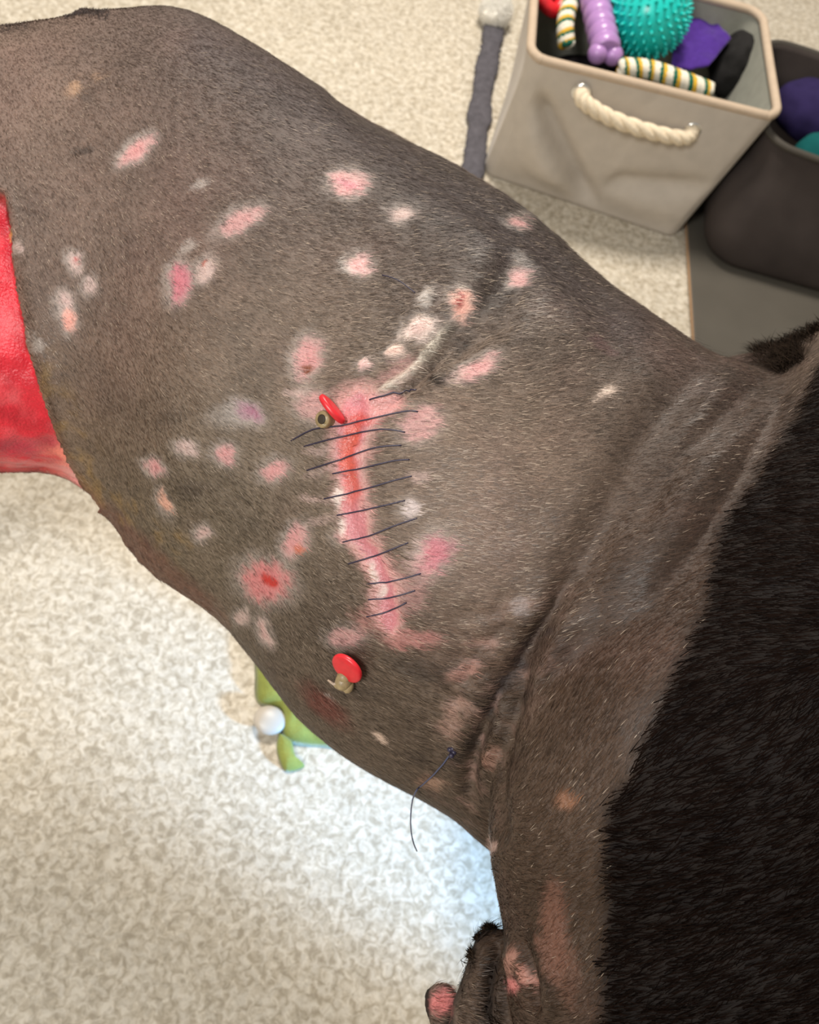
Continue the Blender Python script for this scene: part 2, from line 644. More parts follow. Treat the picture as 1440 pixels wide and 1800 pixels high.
# dark spots in the coat, and shade painted into the skin creases
for cx, cy, rx, ry, an, am in ((145, 262, 24, 6, -5, .7), (335, 860, 30, 18, 10, .45), (300, 735, 40, 14, -20, .3), (880, 500, 90, 28, -42, .65), (815, 590, 34, 16, -50, .5), (765, 668, 16, 12, 0, .9),
                               (785, 655, 14, 5, -20, .7), (735, 1175, 60, 24, 20, .5), (620, 1210, 60, 16, 10, .3), (800, 1330, 26, 10, -40, .75), (825, 1310, 14, 26, 10, .7), (850, 1255, 22, 20, -40, .7), (880, 1210, 30, 12, -40, .55),
                               (735, 1330, 20, 12, 0, .5), (200, 690, 60, 36, 60, .25), (150, 165, 14, 14, 0, .4)):
    paint(sstep(1.4, .4, spot(cx, cy, rx, ry, an)), (44, 36, 32), am)
# puckered scabs and a dark line in the crease behind the neck
cd_, ct_ = polydist(X1, Y1, [(950, 1090), (905, 1170), (860, 1240), (830, 1310), (815, 1390)])
band = np.exp(-(cd_ / 55) ** 2)
paint(band * sstep(.0, .45, fbm(P + 77, 130, 3)), (150, 120, 110), .6, hair=.5)
paint(band * sstep(.12, .5, fbm(P + 91, 150, 3)), (48, 38, 36), .7)
paint(np.exp(-(cd_ / 9) ** 2) * sstep(-.4, .3, fbm(P + 13, 90, 2)), (40, 30, 30), .8)
# darker line along the back
d, t = polydist(X1, Y1, [(360, 80), (560, 190), (700, 285), (820, 360), (960, 470), (1100, 570)])
paint(np.exp(-(d / 46) ** 2), (60, 52, 54), .55)
# bruised, crusted lower edge
paint(crm, (104, 72, 60), .8, hair=.4, rough=.6)
paint(sstep(.1, .6, fbm(P, 210, 3)) * crm, (70, 38, 32), .8)
paint(sstep(1.5, .3, spot(570, 1235, 52, 20, 42)), (104, 48, 42), .75)
paint(np.exp(-(polydist(X1, Y1, [(60, 640), (110, 750), (160, 850), (260, 920), (310, 960)])[0] / 34) ** 2) * sstep(-.1, .5, fbm(P, 150, 3)), (140, 112, 66), .6)
paint(sstep(1.3, .3, spot(150, 140, 46, 16, -30)) * sstep(-.1, .4, fbm(P, 160, 3)), (186, 150, 120), .6)

# pale fringe and pink centre of each healing mark
PINK, DEEP, PALE, WHITE, PURP = (194, 144, 143), (182, 112, 123), (190, 164, 158), (188, 180, 174), (150, 118, 128)
marks = [(240, 262, 34, 14, -38, PINK, 1), (612, 326, 32, 21, 0, PINK, 1), (616, 328, 18, 9, 20, DEEP, .9), (352, 320, 20, 9, -25, WHITE, .45), (420, 387, 44, 18, -30, PINK, .85),
         (313, 497, 19, 34, 8, DEEP, 1), (360, 473, 13, 26, 25, PALE, .8), (324, 432, 20, 9, -30, WHITE, .4), (132, 457, 14, 17, 0, PALE, .95), (156, 502, 11, 16, 20, PALE, .8), (114, 535, 15, 20, 0, PALE, .95), (120, 565, 12, 20, -8, (222, 160, 146), .95),
         (34, 437, 7, 9, 0, PALE, .8), (62, 600, 12, 22, -20, WHITE, .5), (706, 378, 20, 11, 0, PALE, .85), (628, 465, 21, 17, 0, (220, 172, 170), .95), (608, 468, 12, 14, 0, WHITE, .6), (915, 378, 17, 8, 22, PINK, .8), (917, 478, 17, 20, 20, PINK, .85), (912, 440, 14, 12, 0, WHITE, .35),
         (808, 535, 19, 27, 20, (220, 170, 156), 1), (735, 580, 30, 17, -20, (222, 200, 192), .95), (750, 522, 10, 17, 25, WHITE, .8), (540, 628, 22, 36, 15, PINK, .95), (838, 648, 38, 14, -27, PINK, .9), (800, 660, 30, 8, -20, PALE, .6), (692, 621, 16, 10, 0, (226, 196, 184), .95), (642, 640, 14, 9, 0, (224, 190, 186), .9),
         (436, 728, 26, 18, 25, PURP, 1), (330, 788, 17, 13, 0, PALE, .85), (396, 797, 19, 16, 0, PINK, .95), (273, 820, 18, 12, 28, PINK, .9), (480, 826, 24, 15, -25, PINK, .95), (293, 885, 8, 22, -22, (214, 160, 138), .8), (357, 937, 13, 12, 0, PALE, .9),
         (517, 950, 19, 28, 18, PINK, .95), (467, 1020, 44, 36, 15, (192, 122, 122), 1), (762, 975, 28, 38, 22, DEEP, 1), (730, 975, 20, 30, 10, PALE, .5), (425, 1085, 13, 11, 0, PALE, .85), (468, 1110, 12, 24, -25, PALE, .9), (1062, 692, 24, 8, -32, (206, 186, 172), .8),
         (668, 1293, 17, 6, 38, (206, 182, 166), .8), (912, 1065, 18, 16, 0, (160, 148, 146), .6), (612, 1116, 30, 14, 0, PINK, .65), (655, 1085, 36, 30, 0, (186, 130, 126), .5), (722, 1122, 50, 16, -5, (184, 126, 122), .7), (548, 712, 26, 26, 0, PINK, .7), (738, 752, 34, 26, -25, PINK, .75), (732, 730, 40, 10, -25, PINK, .6),
         (560, 790, 34, 10, -10, PALE, .5), (555, 830, 30, 9, -15, PALE, .4), (556, 878, 30, 7, 0, PALE, .55), (560, 915, 44, 7, -18, PALE, .45), (606, 945, 20, 14, 0, PINK, .7), (700, 655, 44, 20, -30, PINK, .4), (735, 838, 18, 12, 0, PALE, .55), (720, 895, 16, 18, 0, (220, 205, 205), .7), (735, 1008, 34, 26, 0, PINK, .35), (720, 1050, 26, 26, 0, PINK, .4),
         (520, 688, 24, 9, -10, PALE, .6), (580, 1222, 10, 3, 45, WHITE, .6), (815, 1175, 34, 14, -20, (188, 140, 130), .55), (850, 1130, 30, 12, -10, (176, 140, 130), .5), (790, 1270, 26, 20, -30, (170, 136, 124), .5), (755, 1375, 26, 14, 0, (176, 138, 118), .55), (800, 1240, 26, 12, -20, (172, 138, 126), .5), (860, 1330, 12, 20, 10, (170, 128, 112), .5),
         (905, 1732, 15, 14, 0, (214, 136, 134), .9), (925, 1720, 7, 30, -18, (196, 140, 126), .75), (905, 1690, 9, 26, 10, (190, 140, 126), .6), (774, 1762, 24, 26, 20, (196, 118, 116), 1), (995, 1410, 22, 16, 20, (150, 104, 78), .5), (972, 1640, 24, 90, -3, (124, 84, 70), .6), (1000, 1720, 20, 60, 0, (118, 82, 68), .35),
         (862, 1490, 9, 14, 0, (214, 180, 170), .8), (1060, 610, 40, 9, 30, (110, 78, 82), .3)]
for cx, cy, rx, ry, an, c, am in marks:
    h = spot(cx - 4, cy - 1, rx * 1.75 + 5, ry * 1.75 + 5, an)
    if cx < 1000 and cy < 1120 and am > .6:
        paint(sstep(1.0, .35, h), (168, 158, 152), .62 * am, hair=.7)
for cx, cy, rx, ry, an, c, am in marks:
    h = spot(cx, cy, rx, ry, an)
    e = fbm(P + 31 + cx, 330, 3) * .42 + .10 * fbm(P + cy, 120, 2)
    paint(sstep(1.3, .55, h + e), c, am * .95, hair=.30, rough=.42)
    if am >= .9:
        paint(sstep(.75, .1, h + e), tuple(int(q * f) for q, f in zip(c, (1.0, .92, .93))), .6)
# scabs and raw centres
for cx, cy, rx, ry, an, c in ((541, 646, 12, 7, 0, (118, 66, 48)), (475, 1022, 19, 9, 22, (176, 44, 40)), (527, 965, 8, 8, 0, (184, 110, 90)), (135, 457, 5, 8, 0, (168, 88, 84)), (362, 462, 4, 9, 20, (160, 96, 84)), (805, 530, 5, 14, 25, (170, 92, 88)), (440, 728, 14, 9, 25, (144, 92, 112))):
    paint(sstep(1.25, .6, spot(cx, cy, rx, ry, an)), c, 1, hair=0, rough=.35)
# long halo left of the purple mark
paint(sstep(1.2, .2, spot(408, 730, 62, 30, 0)) * (1 - sstep(1.2, .8, spot(436, 728, 26, 18, 25))), (170, 164, 160), .4)

# the incision and its wet upper end
wid = np.interp(it, [0, .15, .4, .7, .85, 1], [40, 34, 27, 25, 26, 20])
paint(sstep(1.55, .7, idist / wid + .18 * fbm(P + 3, 330, 2)), (212, 158, 154), .8, hair=.1, rough=.25)
paint(sstep(1.2, .6, spot(655, 716, 56, 25, -14)), (204, 146, 144), .95, hair=.05, rough=.16)
core = np.interp(it, [0, .2, .45, .6, 1], [28, 25, 19, 16, 15])
paint(sstep(1.3, .6, idist / core + .2 * fbm(P + 8, 300, 2)), (194, 120, 128), .9, hair=0, rough=.22)
red = np.interp(it, [0, .06, .12, .28, .38, .46, 1], [0, .5, 1, 1, .7, 0, 0])
paint(sstep(1.25, .5, idist / 19 + .45 * fbm(P + 12, 200, 3)) * red, (198, 84, 66), .85, rough=.16)
paint(sstep(1.2, .5, spot(632, 738, 30, 14, 0)), (186, 72, 66), .7, rough=.16)
rl = polydist(X, Y, [(560, 880), (585, 845), (575, 790), (570, 760)])[0]
for cx, cy, rx, ry, an in ((592, 875, 7, 26, -8), (602, 925, 7, 16, -10), (655, 1010, 8, 22, -15), (672, 1040, 10, 16, 0)):
    paint(sstep(1.3, .4, spot(cx, cy, rx, ry, an)), (226, 214, 206), .75, hair=0, rough=.25)
paint(np.exp(-(rd / 7) ** 2) * sstep(0, .12, rt) * sstep(1, .6, rt) * (.75 + .4 * fbm(P, 300, 2)), (208, 200, 186), .9, hair=0, rough=.3)
# open wound
wc = np.array(L(214, 40, 58))[None] * (1 + .45 * fbm(P + 21, 70, 4))[:, None] + np.array([.10, .10, .10])[None] * np.clip(fbm(P + 4, 90, 3), 0, 1)[:, None]
mm = (wm * fv)[:, None]
C = C * (1 - mm) + wc * mm
hairy *= 1 - wm * fv
wet = wet * (1 - wm * fv) + .3 * wm * fv
paint(wm * sstep(1.2, .2, spot(105, 815, 52, 34, 30)) * sstep(-.35, .3, fbm(P + 5, 120, 3)), (240, 140, 120), .85)
paint(wm * sstep(1.2, .2, spot(125, 795, 22, 18, 30)), (244, 196, 120), .7)
paint(wm * sstep(1.3, .2, spot(30, 800, 80, 22, 0)), (150, 44, 70), .6)
paint(wm * sstep(1.3, .3, spot(140, 868, 52, 16, 35)), (238, 176, 172), .95, rough=.35)
paint((1 - wm) * np.exp(-(wd / 9) ** 2), (120, 84, 66), .75, hair=.2)
paint(np.exp(-(wd / 6) ** 2) * sstep(-.1, .4, fbm(P, 160, 2)), (84, 40, 30), .8)
for cx, cy, rx, ry in ((11, 375, 6, 22), (14, 405, 5, 9)):
    paint(sstep(1.3, .5, spot(cx, cy, rx, ry)), (90, 22, 18), .8)
paint(sstep(1.3, .5, spot(15, 411, 6, 9)), (226, 170, 100), .9)

# unclipped coat
dark_poly = [(1520, 480), (1440, 640), (1402, 712), (1366, 790), (1314, 862), (1262, 935), (1246, 1000), (1236, 1062), (1204, 1140), (1152, 1247), (1098, 1372), (1062, 1420), (1055, 1514), (1060, 1617), (1053, 1720), (1050, 1900), (1040, 3000), (3000, 3000), (3000, 300)]
dkX, dkY = X1 + (X2 - X1) * .6, Y1 + (Y2 - Y1) * .6
dark = polymask(dkX, dkY, dark_poly, 22)
darkn = np.clip(dark, 0, 1)
hid = 1 - fv
dark_full = np.maximum(darkn * fv, hid * sstep(1150, 1250, X))
lumpdark = np.maximum(polymask(X1, Y1, [(880, 1600), (850, 1618), (830, 1642), (822, 1700), (780, 1800), (770, 2000), (780, 2000), (796, 1790), (828, 1700), (846, 1646), (890, 1630)], 8),
                      .8 * np.exp(-(polydist(X1, Y1, [(866, 1700), (858, 1760), (850, 1830)])[0] / 14) ** 2))
lumpdark = np.maximum(lumpdark, sstep(760, 752, X) * (Y > 1720) * (Y < 1850) * (X > 730))
dark_full = np.maximum(dark_full, lumpdark * fv * .95)
dc = np.array(L(18, 10, 6))[None] * (1 + .5 * fbm(P + 2, 60, 3))[:, None]
C = C * (1 - dark_full[:, None]) + dc * dark_full[:, None]
wet = wet * (1 - dark_full) + .95 * dark_full
C = np.clip(C, .002, .9)

ca = me.color_attributes.new('Col', 'FLOAT_COLOR', 'POINT')
CA = np.repeat(np.array([L(92, 78, 68)]), NALL, 0)
hidx = proj(PA)[0]
CA[(hidx > 1150) & (PA[:, 2] > .3)] = L(18, 10, 6)
CA[SEL] = C
WA = np.full(NALL, .6)
WA[SEL] = wet
ca.data.foreach_set('color', np.concatenate([CA, np.ones((NALL, 1))], 1).astype(np.float32).ravel())
ra = me.attributes.new('wet', 'FLOAT', 'POINT')
ra.data.foreach_set('value', WA.astype(np.float32))
me.shade_smooth()
skin_m = mat('clipped_skin', (.1, .08, .07), attr='Col', rough_attr='wet', spec=.45, noise=(900, .16), bump=(620, .75, .0010))
me.materials.clear()
me.materials.append(skin_m)
tag(dog, 'dark brown dog with clipped coat, healing pink marks and a stitched flank', 'dog')

polys = np.empty(len(me.polygons) * 4, np.int32)
me.polygons.foreach_get('vertices', polys)
polys = polys.reshape(-1, 4)
loc_i = np.full(NALL, -1)
loc_i[SEL] = np.arange(nv)
pl = loc_i[polys]
bvh = BVHTree.FromPolygons(P.tolist(), pl[(pl >= 0).all(1)].tolist())


def hit(x, y):
    r = Vector(ray(x, y)).normalized()
    loc, nor, idx, dist = bvh.ray_cast(Vector(CAM), r)
    if loc is None:
        return None, None
    return np.array(loc), np.array(nor)


# ------------------------------------------------------------------ stubble and fur
def strands(name, roots, nrm, dirs, length, lift, width, colors, m, parent):
    n = len(roots)
    t = dirs - nrm * (dirs * nrm).sum(1)[:, None]
    t /= np.linalg.norm(t, axis=1)[:, None] + 1e-9
    side = np.cross(nrm, t)
    w_ = (width * .5)[:, None] * side
    l_ = length[:, None]
    mid = roots + t * l_ * .5 + nrm * (lift * length * .62)[:, None]
    tip = roots + t * l_ + nrm * (lift * length * .85)[:, None]
    root = roots - nrm * .0003
    VV = np.stack([root - w_, root + w_, mid - w_ * .85, mid + w_ * .85, tip], 1).reshape(-1, 3)
    b = np.arange(n)[:, None] * 5
    q = np.concatenate([b + 0, b + 1, b + 3, b + 2, b + 2, b + 3, b + 4], 1).ravel()
    h_me = bpy.data.meshes.new(name)
    h_me.vertices.add(n * 5)
    h_me.vertices.foreach_set('co', VV.astype(np.float32).ravel())
    h_me.loops.add(n * 7)
    h_me.loops.foreach_set('vertex_index', q.astype(np.int32))
    h_me.polygons.add(n * 2)
    h_me.polygons.foreach_set('loop_start', np.stack([np.arange(n) * 7, np.arange(n) * 7 + 4], 1).ravel().astype(np.int32))
    h_me.update(calc_edges=True)
    c_ = h_me.color_attributes.new('Col', 'FLOAT_COLOR', 'POINT')
    cc = np.repeat(np.concatenate([np.clip(colors, .001, .9), np.ones((n, 1))], 1), 5, axis=0)
    c_.data.foreach_set('color', cc.astype(np.float32).ravel())
    h_me.materials.append(m)
    o = bpy.data.objects.new(name, h_me)
    col.objects.link(o)
    o.parent = parent
    o['kind'] = 'stuff'
    return o


hair_m = mat('hair', (.1, .08, .07), attr='Col', rough=.42, spec=.27)
fur_m = mat('fur', (.02, .015, .01), attr='Col', rough=.8, spec=.04)
Xn, Yn, Zn = proj(P)
vis = (Xn > -160) & (Xn < 1600) & (Yn > -120) & (Yn < 1960) & (facing > -.35)


def flow(x, y, p):
    """lie of the coat, as an angle in the picture plane"""
    a = np.interp(x, [0, 300, 600, 900, 1100, 1440], [62, 40, 12, -2, -12, -20])
    a = a + np.where((y > 1000) & (x > 820), sstep(820, 1000, x) * sstep(1000, 1300, y) * -38, 0)
    a = a + 16 * fbm(p, 30, 2) + rng.normal(0, 9, len(x))
    a = np.radians(a)
    return np.cos(a)[:, None] * RT[None] - np.sin(a)[:, None] * UP[None]


idx = np.where(vis & (dark_full < .6) & (rng.random(nv) < 1.0))[0]
pick = idx[rng.integers(0, len(idx), 250000)]
pick = pick[rng.random(len(pick)) < hairy[pick]]
jit = rng.normal(0, .0009, (len(pick), 3))
jit -= N[pick] * (jit * N[pick]).sum(1)[:, None]
roots = P[pick] + jit
n = len(pick)
light = rng.random(n)
hc = C[pick] * (0.42 + 1.2 * rng.random(n))[:, None]
pale = (light > np.where((Xn[pick] > 560) & (Xn[pick] < 960) & (Yn[pick] > 480) & (Yn[pick] < 1130), .86, np.where((Yn[pick] > 1150) | (Xn[pick] > 1050), .985, .94)))[:, None]
hc = np.where(pale, hc * .4 + np.array(L(196, 178, 160)) * .5, hc)  # pale strands, densest mid-flank, paint in the glints on the hair
ln = rng.uniform(.0028, .0062, n) * np.interp(Xn[pick], [0, 400, 700, 1440], [.7, .9, 1.15, 1.1])
strands('stubble', roots, N[pick], flow(Xn[pick], Yn[pick], P[pick]), ln, rng.uniform(.06, .22, n), rng.uniform(.00022, .00040, n), hc, hair_m, dog)

# long dark coat
vis2 = (Xn > 700) & (Xn < 2300) & (Yn > 300) & (Yn < 3000) & (facing > -.45)
idx = np.where(vis2 & (dark_full > .35) & (np.hypot(Xn - 776, Yn - 1765) > 45))[0]
pick = idx[rng.integers(0, len(idx), 100000)]
n = len(pick)
jit = rng.normal(0, .001, (n, 3))
fc = np.array(L(17, 9, 6))[None] * rng.uniform(.35, 1.5, n)[:, None]
strands('coat_fur', P[pick] + jit, N[pick], flow(Xn[pick], Yn[pick], P[pick]) - UP[None] * .5, rng.uniform(.006, .013, n), rng.uniform(.1, .3, n), rng.uniform(.0003, .0005, n), fc, fur_m, dog)


def tuft(px_list, spread, count, length, direction, colr, lift=.7):
    rts, nn, dd = [], [], []
    for (x, y) in px_list:
        sel = np.where((np.hypot(Xn - x, Yn - y) < spread) & (facing > -.6))[0]
        if len(sel) == 0:
            continue
        s = sel[rng.integers(0, len(sel), count)]
        rts.append(P[s])
        nn.append(N[s])
        dd.append(np.repeat((RT * direction[0] - UP * direction[1])[None], count, 0) + rng.normal(0, .35, (count, 3)))
    rts, nn, dd = map(np.concatenate, (rts, nn, dd))
    m_ = len(rts)
    cc = np.array(L(*colr))[None] * rng.uniform(.4, 1.4, m_)[:, None]
    strands('hair_tuft', rts, nn, dd, rng.uniform(.5, 1, m_) * length, np.full(m_, lift) * rng.uniform(.5, 1.2, m_), np.full(m_, .0004), cc, fur_m, dog)


tuft([(1345, 625), (1370, 615), (1395, 600), (1420, 585), (1440, 565), (1375, 640), (1400, 625)], 18, 320, .015, (-.5, -.5), (34, 26, 20))
tuft([(850, 1630), (865, 1626), (835, 1645), (826, 1680)], 10, 150, .0045, (-.5, -.7), (52, 41, 32))
tuft([(140, 18), (160, 18), (120, 24), (180, 26)], 12, 300, .0045, (.2, -.5), (64, 57, 56), .4)
tuft([(15, 48), (35, 44), (5, 50)], 12, 160, .0045, (.2, -.5), (72, 62, 58), .4)


# ------------------------------------------------------------------ stitches, drains, thread
thread_m = mat('suture_thread', s2l(46, 42, 64), rough=.4, spec=.5)
red_m = mat('red_rubber', s2l(206, 38, 48), rough=.35, spec=.5, noise=(300, .1))
beige_m = mat('beige_tubing', s2l(150, 132, 98), rough=.4, spec=.5, noise=(260, .25), bump=(300, .4, .001))
hole_m = mat('bore_shade', s2l(52, 44, 34), rough=.6)


def on_skin(pts, off, arch=0.0, n=16):
    c = catmull(pts, n)
    out = []
    for i, (x, y) in enumerate(c):
        p, nn = hit(x, y)
        if p is None:
            continue
        u = i / (n - 1)
        out.append(p + nn * (off + arch * math.sin(math.pi * u)))
    return out


sutures = [[(512, 775), (552, 755), (600, 749), (650, 738), (712, 724), (735, 724)],
           [(535, 785), (600, 768), (660, 757), (690, 756), (712, 760)],
           [(540, 827), (600, 808), (660, 788), (706, 783)],
           [(585, 833), (640, 823), (690, 811), (720, 808)],
           [(570, 877), (640, 861), (690, 846), (724, 837)],
           [(593, 906), (640, 897), (712, 880)],
           [(603, 953), (650, 942), (695, 924), (733, 911)],
           [(613, 991), (660, 977), (718, 954)],
           [(645, 1026), (690, 1021), (740, 1008)],
           [(648, 1054), (690, 1049), (730, 1038)],
           [(645, 1084), (685, 1073), (715, 1059)],
           [(650, 703), (690, 692), (732, 686)]]
for s in sutures:
    pts = on_skin(s, .0003, .0013)
    v, f = tube(pts, .00042, 6)
    mesh_obj('suture', v, f, thread_m, dog)
v, f = tube(on_skin([(672, 484), (700, 495), (730, 515)], .0003, .001), .0003, 6)
mesh_obj('suture', v, f, thread_m, dog)

# loose thread end hanging from the lower knot
p1 = on_skin([(795, 1322), (770, 1352), (738, 1382)], .0008, .001, 10)
d0 = (p1[-1] - CAM) @ FW
p2 = [atd(x, y, d0 - .004 + .012 * k) for k, (x, y) in enumerate([tuple(q) for q in catmull([(732, 1390), (724, 1412), (722, 1450), (726, 1478), (733, 1496)], 6)])]
v, f = tube(catmull(p1 + p2, 50), .00045, 6)
mesh_obj('loose_thread', v, f, mat('blue_thread', s2l(74, 80, 108), rough=.4), dog)
kv, kf = merge(*[sphere(p1[0] + rng.normal(0, .0012, 3), .0016, 10, 7) for _ in range(5)])
mesh_obj('knot', kv, kf, thread_m, dog)


def pxvec(dx, dy, depth, toward=0.0):
    return (RT * dx - UP * dy) * depth / FPX - FW * toward


def disc(c, axis, r, th, ref, squash=1.0):
    """round-edged button"""
    axis = axis / np.linalg.norm(axis)
    u = ref - axis * (ref @ axis)
    u /= np.linalg.norm(u)
    v_ = np.cross(axis, u)
    prof = [(.0, -.5), (.5, -.5), (.85, -.46), (.97, -.3), (1.0, 0), (.97, .3), (.85, .46), (.5, .5), (0, .5)]
    seg = 28
    VV, FF = [], []
    for pr, ph in prof:
        for k in range(seg):
            a = 2 * math.pi * k / seg
            VV.append(c + u * r * pr * math.cos(a) + v_ * r * squash * pr * math.sin(a) + axis * th * ph)
    for i in range(len(prof) - 1):
        for k in range(seg):
            a_, b_ = i * seg + k, i * seg + (k + 1) % seg
            FF.append((a_, b_, b_ + seg, a_ + seg))
    return VV, FF


# upper drain: a red button on edge with the tube mouth beside it
pb, nb = hit(592, 722)
dpt = (pb - CAM) @ FW
lng = pxvec(38, 46, dpt)
lng /= np.linalg.norm(lng)
ax1 = np.cross(lng, nb)
v, f = disc(pb + nb * .005, ax1, 32 * dpt / FPX, .0036, lng, .55)
db = mesh_obj('drain_button', v, f, red_m, dog)
db['label'] = 'red rubber button standing on edge'
pt, nt_ = hit(577, 738)
axis = nt_ * .8 + pxvec(-6, 3, dpt) / .004 * .4
axis /= np.linalg.norm(axis)
ring = [pt + axis * q for q in (-.004, -.001, .002, .0045, .0055, .0050)]
v, f = tube(ring, [.0040, .0042, .0044, .0046, .0042, .0032], 20, cap=True)
dt = mesh_obj('drain_tube', v, f, beige_m, dog)
dt['label'] = 'beige tube stub'
v, f = disc(pt + axis * .0052, axis, .0026, .0012, lng)
mesh_obj('tube_mouth', v, f, hole_m, dt)  # flat dark disc on the closed tube end stands for shade in the bore

# lower drain: red button tilted over a beige knot
pb, nb = hit(620, 1165)
dpt = (pb - CAM) @ FW
lng = pxvec(46, 30, dpt)
lng /= np.linalg.norm(lng)
ax2 = nb * .80 + np.cross(lng, nb) * .22
v, f = disc(pb + nb * .006, ax2, 31 * dpt / FPX, .0034, lng, .95)
db2 = mesh_obj('drain_button', v, f, red_m, dog)
pk_, nk = hit(612, 1190)
bits = [sphere(pk_ + nk * .004, (.0046, .0056, .0042), 14, 9), sphere(pk_ + nk * .0055 + pxvec(3, -8, dpt), (.0040, .0038, .0040), 12, 8),
        sphere(pk_ + nk * .003 + pxvec(6, 12, dpt), (.0030, .0040, .0030), 12, 8), sphere(pk_ + nk * .002 + pxvec(-10, 14, dpt), (.0042, .0020, .0022), 12, 8)]
v, f = merge(*bits)
kt = mesh_obj('drain_knot', v, f, beige_m, dog)
v, f = tube([pk_ + nk * .003 + pxvec(-5, 4, dpt), pk_ + nk * .003 + pxvec(-20, 8, dpt), pk_ + nk * .001 + pxvec(-34, 4, dpt)], [.0012, .0009, .0005], 8)
mesh_obj('drain_thread', v, f, mat('pale_thread', s2l(176, 158, 140), rough=.5), dog)


# ------------------------------------------------------------------ storage basket
BH = 0.262
A0, A1 = atz(846, 304, 0), atz(1190, 420, 0)
T0, T1 = atz(928, 104, BH), atz(1372, 214, BH)
for q in (A0, A1, T0, T1):
    q[2] = 0
fdir = (T1 - T0) / np.linalg.norm(T1 - T0)
back = np.array([-fdir[1], fdir[0], 0])
DEPTH = 0.30
base_c = (A0 + A1) / 2 + back * DEPTH * .5
basket = empty('storage_basket', base_c)
tag(basket, 'beige fabric storage basket with rope handle, full of dog toys', 'basket')


def rrect(c00, c10, depth, rad, n=14):
    """rounded quadrilateral ring starting on the front, counter-clockwise"""
    f_ = (c10 - c00)
    wdt = np.linalg.norm(f_)
    f_ = f_ / wdt
    bk = np.array([-f_[1], f_[0], 0])
    out = []
    N_ = 40
    for (s0, s1, fixed) in (((rad, 0), (wdt - rad, 0), 0),):
        pass
    def corner(cx, cy, a0):
        return [(cx + rad * math.cos(a0 + q * math.pi / 2 / n), cy + rad * math.sin(a0 + q * math.pi / 2 / n)) for q in range(n + 1)]
    pts = []
    pts += [(rad + (wdt - 2 * rad) * q / N_, 0) for q in range(1, N_)]
    pts += corner(wdt - rad, rad, -math.pi / 2)
    pts += [(wdt, rad + (depth - 2 * rad) * q / N_) for q in range(1, N_)]
    pts += corner(wdt - rad, depth - rad, 0)
    pts += [(wdt - rad - (wdt - 2 * rad) * q / N_, depth) for q in range(1, N_)]
    pts += corner(rad, depth - rad, math.pi / 2)
    pts += [(0, depth - rad - (depth - 2 * rad) * q / N_) for q in range(1, N_)]
    pts += corner(rad, rad, math.pi)
    return np.array([c00 + f_ * a + bk * b for a, b in pts]), np.array(pts), wdt


ROWS = 44
bring, bpl, bw = rrect(A0, A1, DEPTH * .86, .025)
tring, tpl, tw = rrect(T0, T1, DEPTH, .034)
nr = len(bring)
outer = []
cen = tring.mean(0)
for i in range(ROWS + 1):
    u = i / ROWS
    ring = bring * (1 - u) + tring * u
    ring[:, 2] = BH * u
    s = tpl[:, 0] / tw
    front = (tpl[:, 1] < .003) & (tpl[:, 0] > .01)
    # soft folds in the cloth: diagonal valley from the upper left corner, a bulge lower right
    d1 = (s - .03) - (.86 - u) * .62
    val = (-.030 * np.exp(-(d1 / .050) ** 2) + .016 * np.exp(-((d1 + .14) / .09) ** 2)) * sstep(.98, .75, np.full(nr, u)) * sstep(.07, .17, s) * sstep(.75, .5, s)
    d2 = (u - .30) - (s - .55) * .35
    val += -.018 * np.exp(-(d2 / .09) ** 2) * sstep(.5, .6, s) * sstep(1.0, .8, s)
    val += .012 * math.sin(math.pi * u) * np.sin(math.pi * np.clip(s, 0, 1)) + .007 * np.exp(-((s - .78) ** 2 + (u - .12) ** 2) / .02)
    val += .006 * np.exp(-((s - .25) ** 2 + (u - .25) ** 2) / .02)
    val += -.0016 * np.exp(-((s - .5) / .008) ** 2) * (u < .96)
    val = val * float(sstep(0.0, .22, np.array(u)))
    left = (tpl[:, 0] < .002)
    ring = ring - back[None] * (val * front)[:, None]
    ring[left] += fdir[None] * (.012 * math.sin(math.pi * u) * np.sin(math.pi * tpl[left, 1] / DEPTH))[:, None]
    outer.append(ring)
outer = np.array(outer)
cxy = base_c.copy()
Vb = list((outer.reshape(-1, 3) - base_c))
inner = outer.copy()
dirc = cen[None, None] - outer
dirc[:, :, 2] = 0
dirc /= np.linalg.norm(dirc, axis=2)[:, :, None]
inner = outer + dirc * .008
fr_ = (tpl[:, 1] < .003) & (tpl[:, 0] > .01)
inner[:, fr_] = outer[:, fr_] + back[None, None] * .010
inner[0, :, 2] = .008
Fb = []
for i in range(ROWS):
    for k in range(nr):
        a, b = i * nr + k, i * nr + (k + 1) % nr
        Fb.append((a, b, b + nr, a + nr))
Fb.append(tuple(range(nr - 1, -1, -1)))
fabric_m = mat('beige_canvas', s2l(186, 178, 168), rough=.8, spec=.2, noise=(40, .07), bump=(900, .3, .0006), sheen=.15)
lining_m = mat('grey_lining', s2l(150, 150, 140), rough=.85, spec=.15, noise=(60, .1))
Vi = list((inner.reshape(-1, 3) - base_c))
Fi = [tuple(reversed(q)) for q in Fb]
o = mesh_obj('lining', Vi, Fi, lining_m, basket)
mesh_obj('body', Vb, Fb, fabric_m, basket)
rimpts = (outer[-1] + inner[-1]) / 2 - base_c + np.array([0, 0, .001])
v, f = tube(rimpts, .0075, 12, closed=True)
mesh_obj('rim', v, f, mat('beige_binding', s2l(184, 166, 146), rough=.75, spec=.2, noise=(80, .06)), basket)


